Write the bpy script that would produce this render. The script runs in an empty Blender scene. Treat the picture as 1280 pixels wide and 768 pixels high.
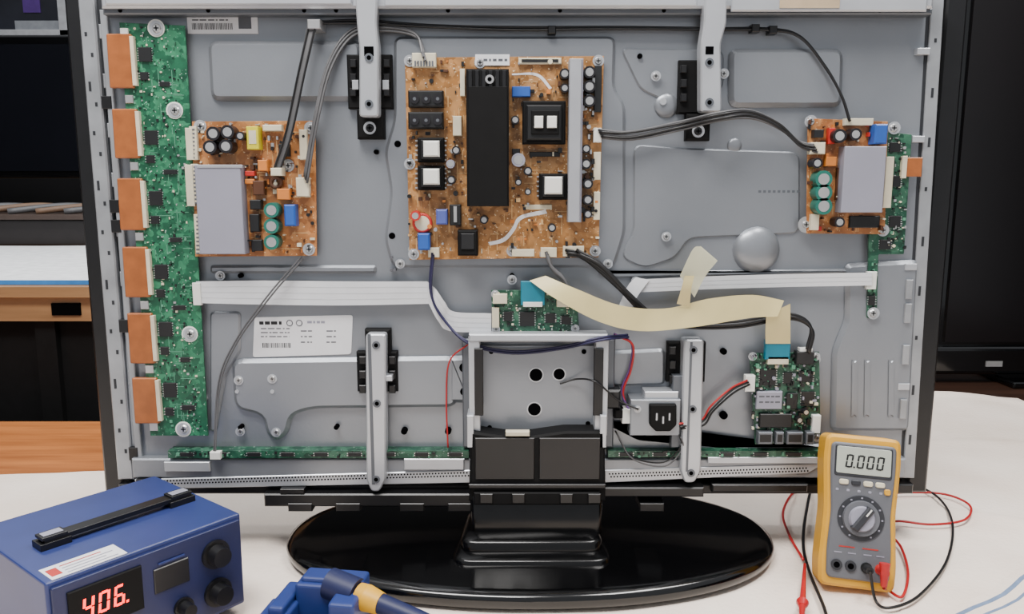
import bpy, math, random
from mathutils import Vector, Matrix, Euler
random.seed(7)
F=1000.0; TH=math.radians(9.0); D=1.145; H=0.55
cT,sT=math.cos(TH),math.sin(TH)
S=1.165/1000
def ray(px,py):
    a=(px-640)/F; b=(384-py)/F
    return Vector((a, cT+b*sT, -sT+b*cT))
def P(px,py,off=0.0):
    r=ray(px,py); t=(D-off)/r.y
    return Vector((r.x*t,-off,H+r.z*t))
def T(px,py,z=0.0):
    r=ray(px,py); t=(z-H)/r.z
    return Vector((r.x*t,-D+r.y*t,z))
# ---------------- materials
def lin(c):
    return tuple(((v/255)/12.92 if v/255<=0.04045 else ((v/255+0.055)/1.055)**2.4) for v in c)
def new(name):
    m=bpy.data.materials.new(name); m.use_nodes=True
    nt=m.node_tree; b=nt.nodes['Principled BSDF']; return m,nt,b
def ramp(nt,stops,interp='LINEAR'):
    r=nt.nodes.new('ShaderNodeValToRGB'); e=r.color_ramp; e.interpolation=interp
    while len(e.elements)<len(stops): e.elements.new(0.5)
    for el,(p,c) in zip(e.elements,stops):
        el.position=p; el.color=(*c,1)
    return r
def mat(name,rgb,rough=0.5,metal=0.0,var=0.12,scale=30,bump=0.0,emit=0,coat=0,spec=0.5,bscale=None,trans=0):
    m,nt,b=new(name); c=lin(rgb)
    tc=nt.nodes.new('ShaderNodeTexCoord'); n=nt.nodes.new('ShaderNodeTexNoise')
    n.inputs['Scale'].default_value=scale; n.inputs['Detail'].default_value=4
    nt.links.new(tc.outputs['Object'],n.inputs['Vector'])
    r=ramp(nt,[(0.3,tuple(v*(1-var) for v in c)),(0.7,tuple(min(1,v*(1+var)) for v in c))])
    nt.links.new(n.outputs['Fac'],r.inputs['Fac']); nt.links.new(r.outputs['Color'],b.inputs['Base Color'])
    b.inputs['Roughness'].default_value=rough; b.inputs['Metallic'].default_value=metal
    b.inputs['Specular IOR Level'].default_value=spec
    if coat: b.inputs['Coat Weight'].default_value=coat; b.inputs['Coat Roughness'].default_value=0.05
    if trans: b.inputs['Alpha'].default_value=1-trans
    if emit:
        b.inputs['Emission Color'].default_value=(*c,1); b.inputs['Emission Strength'].default_value=emit
    if bump:
        bp=nt.nodes.new('ShaderNodeBump'); bp.inputs['Strength'].default_value=bump; bp.inputs['Distance'].default_value=0.002
        n2=nt.nodes.new('ShaderNodeTexNoise'); n2.inputs['Scale'].default_value=bscale or scale*6
        nt.links.new(tc.outputs['Object'],n2.inputs['Vector'])
        nt.links.new(n2.outputs['Fac'],bp.inputs['Height']); nt.links.new(bp.outputs['Normal'],b.inputs['Normal'])
    return m
def pcb(name,dark,mid,light,spk,rough=0.35,thr=0.70):
    m,nt,b=new(name); d,mi,l,s=map(lin,(dark,mid,light,spk))
    tc=nt.nodes.new('ShaderNodeTexCoord')
    v=nt.nodes.new('ShaderNodeTexVoronoi'); v.distance='MANHATTAN'; v.inputs['Scale'].default_value=110
    n=nt.nodes.new('ShaderNodeTexNoise'); n.inputs['Scale'].default_value=45; n.inputs['Detail'].default_value=3
    k=nt.nodes.new('ShaderNodeTexNoise'); k.inputs['Scale'].default_value=330; k.inputs['Detail'].default_value=1
    for q in (v,n,k): nt.links.new(tc.outputs['Object'],q.inputs['Vector'])
    r1=ramp(nt,[(0.0,d),(0.45,mi),(0.75,l)],'LINEAR'); nt.links.new(v.outputs['Color'],r1.inputs['Fac'])
    r2=ramp(nt,[(0.42,(0.82,0.82,0.82)),(0.58,(1.1,1.1,1.1))]); nt.links.new(n.outputs['Fac'],r2.inputs['Fac'])
    mx=nt.nodes.new('ShaderNodeMix'); mx.data_type='RGBA'; mx.blend_type='MULTIPLY'; mx.inputs[0].default_value=1
    nt.links.new(r1.outputs['Color'],mx.inputs[6]); nt.links.new(r2.outputs['Color'],mx.inputs[7])
    r3=ramp(nt,[(thr,(0,0,0)),(thr+.05,(1,1,1))]); nt.links.new(k.outputs['Fac'],r3.inputs['Fac'])
    m2=nt.nodes.new('ShaderNodeMix'); m2.data_type='RGBA'
    nt.links.new(r3.outputs['Color'],m2.inputs[0]); nt.links.new(mx.outputs[2],m2.inputs[6]); m2.inputs[7].default_value=(*s,1)
    nt.links.new(m2.outputs[2],b.inputs['Base Color']); b.inputs['Roughness'].default_value=rough
    return m
def wood(name,a,c,rough=0.4,sc=6):
    m,nt,b=new(name); tc=nt.nodes.new('ShaderNodeTexCoord'); mp=nt.nodes.new('ShaderNodeMapping')
    mp.inputs['Scale'].default_value=(0.6,6,6); n=nt.nodes.new('ShaderNodeTexNoise'); n.inputs['Scale'].default_value=sc; n.inputs['Detail'].default_value=8
    nt.links.new(tc.outputs['Object'],mp.inputs['Vector']); nt.links.new(mp.outputs['Vector'],n.inputs['Vector'])
    r=ramp(nt,[(0.3,lin(a)),(0.7,lin(c))]); nt.links.new(n.outputs['Fac'],r.inputs['Fac']); nt.links.new(r.outputs['Color'],b.inputs['Base Color'])
    b.inputs['Roughness'].default_value=rough; return m
STEEL=mat('galvanised_steel',(138,142,148),0.36,0.5,0.10,5,0.06,bscale=200)
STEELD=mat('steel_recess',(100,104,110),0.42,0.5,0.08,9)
STEELL=mat('bright_steel',(184,187,192),0.32,0.45,0.06,14)
RIM=mat('frame_steel',(156,159,163),0.38,0.4,0.16,20)
GAP=mat('gap_shade_steel',(46,48,52),0.5,0.3,0.2,20)  # shade in the rim gaps and slots, painted as dark grey
BLK=mat('black_plastic',(15,15,17),0.38,0,0.2,40)
MATB=mat('matte_black',(10,10,11),0.7,0,0.2,40,spec=0.2)
GLOSS=mat('gloss_black',(5,5,6),0.14,0,0.2,10,coat=0.25)
BASEB=mat('stand_black',(6,6,7),0.2,0,0.2,10,spec=0.4)
HOLE=mat('hole_dark',(8,8,9),0.9,0,0,10,spec=0)
GREEN=pcb('green_pcb',(14,66,46),(28,92,64),(52,122,88),(160,190,172),thr=0.70)
GRND=pcb('dark_green_pcb',(12,50,36),(28,74,56),(56,100,78),(140,158,148),thr=0.68)
TAN=pcb('tan_pcb',(134,90,46),(154,106,56),(178,130,80),(222,200,164),thr=0.68)
ORNG=pcb('orange_pcb',(138,86,44),(160,102,56),(184,128,78),(222,194,156),thr=0.68)
TANL=mat('tan_trace',(196,158,108),0.5,0,0.08)
COPP=mat('copper_flex',(156,90,46),0.35,0.1,0.15,60)
WHITE=mat('white_plastic',(222,222,216),0.45,0,0.04)
RIBW=mat('white_ribbon',(206,208,212),0.45,0,0.05,20)
CREAM=mat('cream_connector',(204,196,172),0.5)
LAV=mat('aluminium_heatsink',(146,146,160),0.5,0.2,0.05,12)
ALU=mat('aluminium_bar',(170,172,178),0.4,0.4,0.06)
SILV=mat('solder_silver',(190,190,190),0.3,0.7,0.08)
GRL=mat('pale_green_trace',(84,142,114),0.5,0,0.1)
CHIP=mat('ic_black',(20,21,23),0.45,0,0.15)
CAPB=mat('cap_black',(24,22,26),0.35)
TEALC=mat('cap_teal',(30,100,88),0.35)
BLUE=mat('blue_component',(40,82,160),0.4)
TEAL=mat('teal_connector',(14,112,134),0.4)
YEL=mat('yellow_component',(204,194,36),0.45)
ORC=mat('orange_component',(196,118,50),0.45)
REDC=mat('red_component',(176,40,32),0.45)
BROWN=mat('brown_component',(78,46,26),0.5)
FILM=mat('film_ribbon',(208,194,140),0.35,0,0.1,12)
TAPE=mat('clear_tape',(214,212,184),0.25,0,0.1,12,trans=0.3)
LABEL=mat('paper_label',(220,220,223),0.5,0,0.03)
INK=mat('ink_grey',(84,86,92),0.7)
GREYC=mat('grey_cable',(84,84,86),0.5)
BLKC=mat('black_cable',(18,18,20),0.42)
NAVYC=mat('navy_cable',(32,30,66),0.45)
REDW=mat('red_cable',(172,26,30),0.4)
PURP=mat('purple_cable',(86,52,110),0.45)
# ---------------- builder
def catmull(pts,n=8):
    pts=[Vector(p) for p in pts]
    if len(pts)<3: return pts
    q=[2*pts[0]-pts[1]]+pts+[2*pts[-1]-pts[-2]]; out=[]
    for i in range(1,len(q)-2):
        for k in range(n):
            t=k/n; a,b,c,d=q[i-1],q[i],q[i+1],q[i+2]
            out.append(0.5*((2*b)+(c-a)*t+(2*a-5*b+4*c-d)*t*t+(3*b-a-3*c+d)*t**3))
    out.append(pts[-1]); return out
def rnd(poly,r,n=4):
    out=[]; N=len(poly)
    for i in range(N):
        p=Vector(poly[i]); a=Vector(poly[i-1]); b=Vector(poly[(i+1)%N])
        ra=min(r,(a-p).length*0.45); rb=min(r,(b-p).length*0.45)
        s=p+(a-p).normalized()*ra; e=p+(b-p).normalized()*rb
        for k in range(n+1):
            t=k/n; out.append((1-t)**2*s+2*t*(1-t)*p+t*t*e)
    return out
def inset(poly,d):
    N=len(poly); area=sum(poly[i-1].x*poly[i].y-poly[i].x*poly[i-1].y for i in range(N)); sg=1 if area>0 else -1
    out=[]
    for i in range(N):
        e1=(poly[i]-poly[i-1]); e2=(poly[(i+1)%N]-poly[i])
        if e1.length<1e-9: e1=e2
        if e2.length<1e-9: e2=e1
        n1=Vector((-e1.y,e1.x)).normalized(); n2=Vector((-e2.y,e2.x)).normalized(); n=(n1+n2)
        n=n.normalized() if n.length>1e-6 else n1
        k=1/max(0.5,n.dot(n1)); out.append(poly[i]+n*d*sg*k)
    return out
class Obj:
    def __init__(s,name): s.name=name; s.parts={}; s.part('body')
    def part(s,n,bevel=0):
        if n not in s.parts: s.parts[n]=dict(v=[],f=[],m=[],mats=[],sm=[],bevel=bevel)
        s.c=s.parts[n]; return s
    def add(s,v,f,m,smooth=False,M=None):
        c=s.c
        if m not in c['mats']: c['mats'].append(m)
        mi=c['mats'].index(m); o=len(c['v'])
        for p in v:
            p=Vector(p)
            if M is not None: p=M@p
            c['v'].append(p)
        for q in f: c['f'].append(tuple(i+o for i in q)); c['m'].append(mi); c['sm'].append(smooth)
    def box(s,x0,x1,y0,y1,z0,z1,m,ch=0,M=None):
        ch=min(ch,(x1-x0)*.45,(z1-z0)*.45,(y1-y0)*.9)
        def rr(y,i): return [(x0+i,y,z0+i),(x1-i,y,z0+i),(x1-i,y,z1-i),(x0+i,y,z1-i)]
        v=rr(y1,0)+rr(y0+ch,0); f=[(3,2,1,0)]
        for i in range(4): j=(i+1)%4; f.append((i,j,4+j,4+i))
        if ch>0:
            v+=rr(y0,ch)
            for i in range(4): j=(i+1)%4; f.append((4+i,4+j,8+j,8+i))
            f.append((8,9,10,11))
        else: f.append((4,5,6,7))
        s.add(v,f,m,False,M)
    def pb(s,a,b,c,d,o0,o1,m,ch=0.0006):
        cy=(b+d)/2; cx=(a+c)/2
        x0=P(a,cy,o1).x; x1=P(c,cy,o1).x; z1=P(cx,b,o1).z; z0=P(cx,d,o1).z
        s.box(x0,x1,-o1,-o0,z0,z1,m,ch)
    def prism(s,poly,o0,o1,m,r=0,ch=0.001):
        pl=[P(p[0],p[1],o1) for p in poly]; pl=[Vector((p.x,p.z)) for p in pl]
        if r: pl=rnd(pl,r*S)
        N=len(pl); fr=inset(pl,ch) if ch else pl
        v=[(p.x,-o0,p.y) for p in pl]+[(p.x,-(o1-min(ch,(o1-o0))),p.y) for p in pl]+[(p.x,-o1,p.y) for p in fr]
        f=[]
        for i in range(N):
            j=(i+1)%N; f.append((i,j,N+j,N+i)); f.append((N+i,N+j,2*N+j,2*N+i))
        f.append(tuple(range(2*N,3*N)))
        s.add(v,f,m)
    def cyl(s,c,ax,r,h,m,seg=20,r2=None,M=None,cap=True,smooth=True):
        c=Vector(c); ax=Vector(ax).normalized(); r2=r if r2 is None else r2
        u=ax.orthogonal().normalized(); w=ax.cross(u)
        v=[];f=[]
        for i in range(seg):
            a=2*math.pi*i/seg; d=u*math.cos(a)+w*math.sin(a)
            v.append(c+d*r); v.append(c+ax*h+d*r2)
        for i in range(seg):
            j=(i+1)%seg; f.append((2*i,2*j,2*j+1,2*i+1))
        s.add(v,f,m,smooth,M)
        if cap:
            s.add([v[2*i+1] for i in range(seg)],[tuple(range(seg))],m,False,M)
            s.add([v[2*i] for i in range(seg)],[tuple(range(seg))[::-1]],m,False,M)
    def pc(s,px,py,rp,o0,o1,m,seg=18,r2=None):
        c=P(px,py,o1); c.y=-o0
        s.cyl(c,(0,-1,0),rp*S,o1-o0,m,seg,None if r2 is None else r2*S)
    def dome(s,px,py,rp,o0,h,m):
        c=P(px,py,o0); R=rp*S; v=[];f=[];n=24;k=6
        for j in range(k):
            a=math.pi/2*j/k
            for i in range(n):
                t=2*math.pi*i/n; v.append((c.x+R*math.cos(a)*math.cos(t),c.y-h*math.sin(a),c.z+R*math.cos(a)*math.sin(t)))
        v.append((c.x,c.y-h,c.z))
        for j in range(k-1):
            for i in range(n): f.append((j*n+i,j*n+(i+1)%n,(j+1)*n+(i+1)%n,(j+1)*n+i))
        for i in range(n): f.append(((k-1)*n+i,(k-1)*n+(i+1)%n,k*n))
        s.add(v,f,m,True)
    def tube(s,pts,r,m,seg=8,n=8,smooth=True):
        q=catmull(pts,n); v=[];f=[]; up=None
        for i,p in enumerate(q):
            t=(q[min(i+1,len(q)-1)]-q[max(i-1,0)]).normalized()
            if up is None: up=t.orthogonal().normalized()
            up=(up-t*up.dot(t)).normalized(); w=t.cross(up)
            for k in range(seg):
                a=2*math.pi*k/seg; v.append(p+(up*math.cos(a)+w*math.sin(a))*r)
        for i in range(len(q)-1):
            for k in range(seg):
                l=(k+1)%seg; f.append((i*seg+k,i*seg+l,(i+1)*seg+l,(i+1)*seg+k))
        f.append(tuple(range(seg))); f.append(tuple(range((len(q)-1)*seg,len(q)*seg)))
        s.add(v,f,m,smooth)
    def ptube(s,pts,rp,m,off=0.02):
        s.tube([P(p[0],p[1],p[2] if len(p)>2 else off) for p in pts],rp*S,m)
    def strip(s,A,B,m,off=0.02,n=6,lines=0,lm=None):
        a=catmull([P(p[0],p[1],p[2] if len(p)>2 else off) for p in A],n)
        b=catmull([P(p[0],p[1],p[2] if len(p)>2 else off) for p in B],n)
        N=len(a); th=Vector((0,0.0006,0))
        def sheet(a,b,mt,th):
            f=[];v=a+b
            for i in range(N-1): f.append((i,i+1,N+i+1,N+i))
            s.add(v,f,mt,True)
            s.add([p+th for p in v],[q[::-1] for q in f],mt,True)
            e=[];w=a+[p+th for p in a]+b+[p+th for p in b]
            for i in range(N-1): e.append((i,N+i,N+i+1,i+1)); e.append((2*N+i,2*N+i+1,3*N+i+1,3*N+i))
            s.add(w,e,mt,False)
        sheet(a,b,m,th)
        up=Vector((0,-0.0002,0))
        for k in range(lines):
            t=(k+1)/(lines+1); w=0.010
            sheet([x.lerp(y,t-w)+up for x,y in zip(a,b)],[x.lerp(y,t+w)+up for x,y in zip(a,b)],lm,Vector((0,0.0001,0)))
    def torus(s,c,ax,R,r,m,n=24,k=8,M=None):
        c=Vector(c); ax=Vector(ax).normalized(); u=ax.orthogonal().normalized(); w=ax.cross(u); v=[];f=[]
        for i in range(n):
            t=2*math.pi*i/n; d=u*math.cos(t)+w*math.sin(t)
            for j in range(k):
                a=2*math.pi*j/k; v.append(c+d*(R+r*math.cos(a))+ax*r*math.sin(a))
        for i in range(n):
            for j in range(k):
                f.append((i*k+j,((i+1)%n)*k+j,((i+1)%n)*k+(j+1)%k,i*k+(j+1)%k))
        s.add(v,f,m,True,M)
    def screw(s,px,py,rp=5,o=0.0,m=None):
        m=m or SILV
        s.pc(px,py,rp*1.5,o,o+0.0012,STEELL,16); s.pc(px,py,rp,o+0.0012,o+0.003,m,14,rp*0.75)
        c=P(px,py,o+0.003); w=rp*S*0.55; t=w*0.22
        s.box(c.x-w,c.x+w,c.y-0.0002,c.y,c.z-t,c.z+t,HOLE); s.box(c.x-t,c.x+t,c.y-0.0002,c.y,c.z-w,c.z+w,HOLE)
    def chip(s,a,b,c,d,o,m=None,h=0.0025,legs=True):
        s.pb(a,b,c,d,o,o+h,m or CHIP,0.0004)
        if legs:
            n=max(2,int((d-b)/2.6))
            for i in range(n):
                y=b+(i+0.5)*(d-b)/n; s.pb(a-1.5,y-.6,c+1.5,y+.6,o,o+h*0.45,SILV,0)
    def cap(s,px,py,rp,o,h,m):
        s.pc(px,py,rp,o,o+h,m,18); s.pc(px,py,rp*0.66,o+h,o+h+0.0003,SILV,18)
    def traces(s,a,b,c,d,n,o,m,avoid=()):
        for k in range(n):
            x=random.uniform(a,c-4); y=random.uniform(b,d-4)
            if any(q[0]-2<x<q[2]+2 and q[1]-2<y<q[3]+2 for q in avoid): continue
            L=random.uniform(8,26)
            if k%2: s.pb(x,y,min(c,x+L),y+1,o,o+0.0002,m,0)
            else: s.pb(x,y,x+1,min(d,y+L),o,o+0.0002,m,0)
    def scatter(s,a,b,c,d,n,o,avoid=(),mats=None,lo=1.2,hi=4,hh=(0.001,0.003)):
        mats=mats or [CHIP,CREAM,SILV,CHIP,BROWN]
        for _ in range(n):
            x=random.uniform(a,c); y=random.uniform(b,d); w=random.uniform(lo,hi); h=random.uniform(lo,hi)
            if random.random()<.6:
                if random.random()<.5: w*=0.5
                else: h*=0.5
            if any(q[0]-w<x<q[2]+w and q[1]-h<y<q[3]+h for q in avoid): continue
            k=random.random(); m=random.choice(mats); z=random.uniform(*hh)
            if k<0.8: s.pb(x-w/2,y-h/2,x+w/2,y+h/2,o,o+z,m,0)
            else: s.pc(x,y,w*0.5,o,o+z,m,10)
    def done(s,M=None,loc=None):
        obs=[]
        for n,c in s.parts.items():
            if not c['v']: continue
            obs.append((n,c))
        allv=[p for _,c in obs for p in c['v']]
        cen=Vector((sum(p.x for p in allv),sum(p.y for p in allv),sum(p.z for p in allv)))/len(allv)
        if M is not None: cen=M@cen
        made=[]
        for n,c in obs:
            me=bpy.data.meshes.new(n); vs=[(M@p if M is not None else p)-cen for p in c['v']]
            me.from_pydata([tuple(p) for p in vs],[],c['f'])
            for m in c['mats']: me.materials.append(m)
            me.polygons.foreach_set('material_index',c['m']); me.polygons.foreach_set('use_smooth',c['sm']); me.update()
            o=bpy.data.objects.new(n if len(obs)>1 else s.name,me); bpy.context.collection.objects.link(o); made.append(o)
            if c['bevel']:
                w=o.modifiers.new('weld','WELD'); w.merge_threshold=1e-5
                b=o.modifiers.new('bevel','BEVEL'); b.width=c['bevel']; b.segments=3; b.limit_method='ANGLE'
        if len(made)==1: made[0].location=cen; return made[0]
        e=bpy.data.objects.new(s.name,None); bpy.context.collection.objects.link(e); e.location=cen; e.empty_display_size=0.05
        for o in made: o.parent=e
        return e
def seg7(o,txt,org,R,U,N,h,m):
    SEG={'0':'abcdef','4':'fgbc','6':'afgedc','.':'','1':'bc','2':'abged','8':'abcdefg'}
    R=Vector(R);U=Vector(U);N=Vector(N);w=h*0.5;t=h*0.12;x=0
    def bar(x0,y0,x1,y1):
        sl=0.12
        v=[]
        for dz in (0,0.0004):
            for (a,b) in ((x0,y0),(x1,y0),(x1,y1),(x0,y1)): v.append(Vector(org)+R*(x+a+b*sl)+U*b+N*dz)
        o.add(v,[(0,1,2,3),(4,5,6,7),(0,1,5,4),(1,2,6,5),(2,3,7,6),(3,0,4,7)],m)
    for ch in txt:
        if ch=='.': bar(-h*.12,0,-h*.12+t,t); x+=h*.1; continue
        g=SEG[ch]
        if 'a' in g: bar(t,h-t,w-t,h)
        if 'g' in g: bar(t,h/2-t/2,w-t,h/2+t/2)
        if 'd' in g: bar(t,0,w-t,t)
        if 'f' in g: bar(0,h/2+t*.3,t,h-t*.3)
        if 'e' in g: bar(0,t*.3,t,h/2-t*.3)
        if 'b' in g: bar(w-t,h/2+t*.3,w,h-t*.3)
        if 'c' in g: bar(w-t,t*.3,w,h/2-t*.3)
        x+=w+h*.2

# =============================================================== TELEVISION
tv=Obj('television')
tv.part('chassis_sheet')
tv.prism([(128,-12),(1168,-12),(1134,596),(166,596)],-0.028,0.0,STEEL,0,0.002)
tv.part('embossed_panels')
def emb(poly,h=0.006,r=12,m=STEEL): tv.prism(poly,0,h,m,r,h*0.7)
emb([(258,50),(452,50),(452,126),(262,126)],0.009)
emb([(912,60),(1056,60),(1054,134),(912,134)],0.009)
emb([(288,450),(572,446),(572,510),(390,512),(364,520),(360,542),(345,554),(332,544),(328,520),(292,512)],0.008,14)
emb([(492,45),(770,45),(768,110),(782,130),(782,290),(768,335),(490,335),(480,300),(488,240),(480,190),(492,150)],0.006,10)
emb([(792,180),(850,185),(1000,190),(1000,292),(860,298),(846,322),(806,336),(775,322),(792,290)],0.003,12)
emb([(905,62),(905,110),(862,140),(800,112),(775,60)],0.003,10)
emb([(760,440),(832,436),(832,482),(762,484)],0.006,8)
emb([(1058,330),(1150,325),(1138,540),(1040,540),(1042,440),(1058,400)],0.008,8)
for x in (1066,1082,1112): emb([(x,448),(x+5,448),(x+4,524),(x-1,524)],0.0095,2,STEEL)
emb([(262,332),(470,332),(470,342),(262,342)],0.005,4)
emb([(745,340),(780,340),(1085,336),(1085,342),(770,348)],0.004,3)
emb([(745,520),(800,548),(900,548),(930,560),(1030,556),(1030,563),(745,563)],0.006,6)
emb([(262,390),(300,390),(300,440),(282,470),(270,540),(262,540)],0.004,6)
emb([(560,446),(590,446),(590,505),(560,505)],0.009,5)
tv.dome(945,312,29,0.0,0.016,STEEL); tv.dome(833,132,15,0.0,0.007,STEEL); tv.dome(918,182,9,0,0.004,STEEL)
tv.pc(829,127,4,0.0,0.009,STEELL,14)
tv.part('punched_holes')
for x,y,r in [(490,295,4),(497,180,4),(800,70,3),(955,68,3),(548,185,3),(300,345,3),(833,295,5),(505,540,4),(580,460,6),(580,490,5),(905,520,5),(1000,80,3),(870,160,5),(560,540,4),(470,190,3),(300,535,3),(420,535,3),(640,345,3),(905,440,4),(1120,345,4)]:
    tv.pc(x,y,r,0,0.0102 if y>440 and x<600 else 0.0066,HOLE,14)
for x,y in [(298,476),(340,474),(300,540),(345,541),(833,296),(1020,450),(500,330),(760,330),(795,352),(275,345),(905,92),(820,95),(640,350)]:
    tv.screw(x,y,4,0.008)
for x,y in [(296,490),(340,490)]: tv.pc(x,y,2.5,0,0.0092,STEELL,12)
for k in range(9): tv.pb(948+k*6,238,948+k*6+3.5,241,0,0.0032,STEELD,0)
for x,y in ((489,322),(489,338),(493,338)): tv.pc(x,y,2,0,0.0092,INK,8)
tv.part('top_rail')
tv.pb(125,-20,1168,10,-0.0,0.03,STEELL,0.003)
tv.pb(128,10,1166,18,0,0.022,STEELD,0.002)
tv.pb(480,-14,872,8,0.03,0.034,STEELL,0.002); tv.pb(915,-12,1160,14,0.03,0.035,STEELL,0.002); tv.pb(130,-14,440,6,0.03,0.034,STEELL,0.002)
tv.pb(975,-8,1050,10,0.035,0.036,mat('masking_tape',(176,156,128),0.6),0)
for x in (150,260,380,420,560,700,830,1100,1140): tv.pc(x,13,2.5,0.02,0.0225,HOLE,10)
tv.part('frame_sides')
def side(poly,o0,o1,m,ch=0.001): tv.prism(poly,o0,o1,m,0,ch)
side([(96,-10),(116,-10),(167,600),(147,600)],-0.03,0.004,RIM,0.002)
side([(114,-10),(130,-10),(176,598),(164,598)],-0.03,-0.004,GAP,0)
side([(124,12),(133,12),(179,594),(171,594)],-0.005,0.007,RIM)
side([(1160,-10),(1166,-10),(1130,598),(1125,598)],-0.03,0.001,GAP,0)
side([(1165,-10),(1181,-10),(1143,598),(1129,598)],-0.03,0.004,RIM)
for i,y in enumerate(range(40,590,62)):
    k=(y-10)/590; xl=103+50*k; xr=1172-38*k
    tv.pb(xl,y,xl+3,y+(12 if i%2 else 5),-0.008,0.0045,GAP,0); tv.pb(xr-2,y+8,xr+1,y+(20 if i%3 else 13),0,0.0045,GAP,0)
    tv.pb(xl+8,y+26,xl+11,y+31,-0.008,0.0045,GAP,0); tv.pb(xl+18,y-10,xl+26,y+8,-.006,.003,RIM,.001)
for y in (120,250,275,400,560): 
    k=(y-10)/590; tv.pb(118+46*k,y,131+44*k,y+16,-0.02,0.008,BLK)
for y in (60,170,330,480): 
    k=(y-10)/590; tv.pb(1150-34*k,y,1166-36*k,y+8,0,0.010,STEELL)
for y in (350,380,432,500):
    tv.pb(1133-(y-350)*.05,y,1141-(y-350)*.05,y+24,0,0.012,RIM)
tv.part('front_bezel')
for (x0,x1,z0,z1) in ((-0.630,-0.60,0.072,0.86),(0.61,0.642,0.072,0.86)): tv.box(x0,x1,0.032,0.085,z0,z1,BLK,0.004)
tv.box(-0.60,0.61,0.032,0.085,0.072,0.86,BLK,0.003)
tv.part('bottom_trim')
tv.pb(165,574,1132,598,0,0.016,STEEL,0.002)
tv.prism([(168,600),(590,588),(590,604),(170,612)],-0.02,0.018,STEELL,0,0.001)
tv.prism([(756,588),(1030,580),(1010,592),(756,604)],-0.02,0.018,STEELL,0,0.001)
for i in range(105):
    for j in range(2):
        x=178+i*3.9+j*2; y=604.5-(x-168)*0.0265+j*3.6-2; tv.pc(x,y,1.15,0.017,0.0185,HOLE,6)
for i in range(64):
    for j in range(2):
        x=762+i*3.9+j*2; y=594-(x-760)*0.03+j*3.6-1; tv.pc(x,y,1.15,0.017,0.0185,HOLE,6)
tv.pb(148,606,1142,618,-0.03,0.008,BLK,0.002)
tv.pb(330,618,592,634,-0.03,0.03,BLK,0.002); tv.pb(755,610,880,622,-0.03,0.03,BLK,0.002); tv.pb(350,612,380,618,0,0.03,BLK); tv.pb(170,600,200,612,0,0.022,BLK)
tv.pb(890,606,1010,616,-0.03,0.02,BLK,0.002)
for x in (360,420,500,560,800): tv.pb(x,630,x+30,640,-0.01,0.032,BLK,0.001)
tv.part('bracket_mounts')
for a in [(434,68,490,136),(848,75,892,142),(446,440,497,490),(834,428,882,478)]:
    tv.pb(*a,0,0.012,MATB,0.002)
    cx=(a[0]+a[2])/2
    for sx in (a[0]+3,a[2]-11):
        for k in range(3): tv.pb(sx,a[1]+6+k*18,sx+8,a[1]+16+k*18,0.012,0.018,BLK,0.001)
for a in [(446,136,480,174),(858,142,888,176),(456,412,488,446),(846,470,876,500)]: tv.pb(*a,0,0.015,MATB,0.003)
tv.screw(462,160,5,0.015,BLK); tv.screw(873,164,5,0.015,BLK)
for a in [(440,100,448,112),(478,100,486,112),(884,100,890,112)]: tv.pb(*a,0.018,0.019,STEELL)
tv.part('wall_brackets')
tv.prism([(443,-14),(472,-14),(470,30),(473,60),(473,146),(449,146),(449,60),(446,30)],0.018,0.040,STEELL,4,0.002)
tv.prism([(881,-14),(909,-14),(908,30),(901,55),(902,140),(876,140),(876,55),(880,30)],0.018,0.040,STEELL,4,0.002)
tv.prism([(457,418),(482,418),(482,600),(474,615),(464,615),(458,600)],0.010,0.034,STEELL,4,0.002)
tv.prism([(855,425),(880,425),(876,590),(868,604),(856,604),(851,590)],0.010,0.034,STEELL,4,0.002)
tv.pb(462,418,466,606,0.034,0.0345,STEELD,0); tv.pb(860,428,863,590,0.034,0.0345,STEELD,0)
tv.pb(455,58,467,70,0.040,0.0405,HOLE,0.0); tv.pb(882,58,892,68,0.040,0.0405,HOLE,0)
for x,y in [(461,72),(461,130),(887,78),(887,128),(470,432),(471,505),(470,600),(867,438),(866,512),(864,592)]:
    tv.pc(x,y,5,0.034 if y>300 else 0.04,0.0355 if y>300 else 0.0415,STEELD,14); tv.pc(x,y,2.6,0.034,0.0358 if y>300 else 0.0418,HOLE,12)
tv.pb(472,470,490,477,0.01,0.03,STEELL); tv.pb(840,470,853,560,0.012,0.026,STEELD,0.001)
tv.part('stand_column')
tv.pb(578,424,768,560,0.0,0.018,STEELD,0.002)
tv.pb(598,432,748,548,0.018,0.022,STEEL,0.001)
tv.pb(586,422,600,545,0.018,0.046,STEELL,0.001); tv.pb(744,422,760,545,0.018,0.046,STEELL,0.001)
tv.pb(586,418,760,428,0.018,0.048,STEELL,0.002)
tv.pb(593,436,604,520,0.046,0.05,BLK,0.001); tv.pb(742,436,754,520,0.046,0.05,BLK,0.001)
for x,y,r in [(670,469,8),(699,468,7),(668,512,8)]: tv.pc(x,y,r+1.5,0.022,0.023,STEELL,20); tv.pc(x,y,r,0.022,0.0234,HOLE,20)
for x,y in [(614,440),(730,440),(612,535),(735,530)]: tv.pc(x,y,3,0.022,0.0234,HOLE,12)
tv.part('stand_cover')
tv.prism([(588,540),(630,546),(664,546),(706,540),(756,540),(757,628),(586,628)],0.0,0.056,MATB,3,0.003)
tv.pb(594,548,668,600,0.056,0.058,BLK,0.001); tv.pb(674,548,750,600,0.056,0.058,BLK,0.001)
tv.pb(586,606,757,611,0.056,0.062,BLK,0.001); tv.pb(592,616,750,632,0.05,0.062,MATB,0.002)
for x in (600,640,700,735): tv.pb(x,618,x+16,630,0.062,0.065,BLK,0.001)
tv.pb(632,540,662,546,0.05,0.06,CREAM,0.001)
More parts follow.
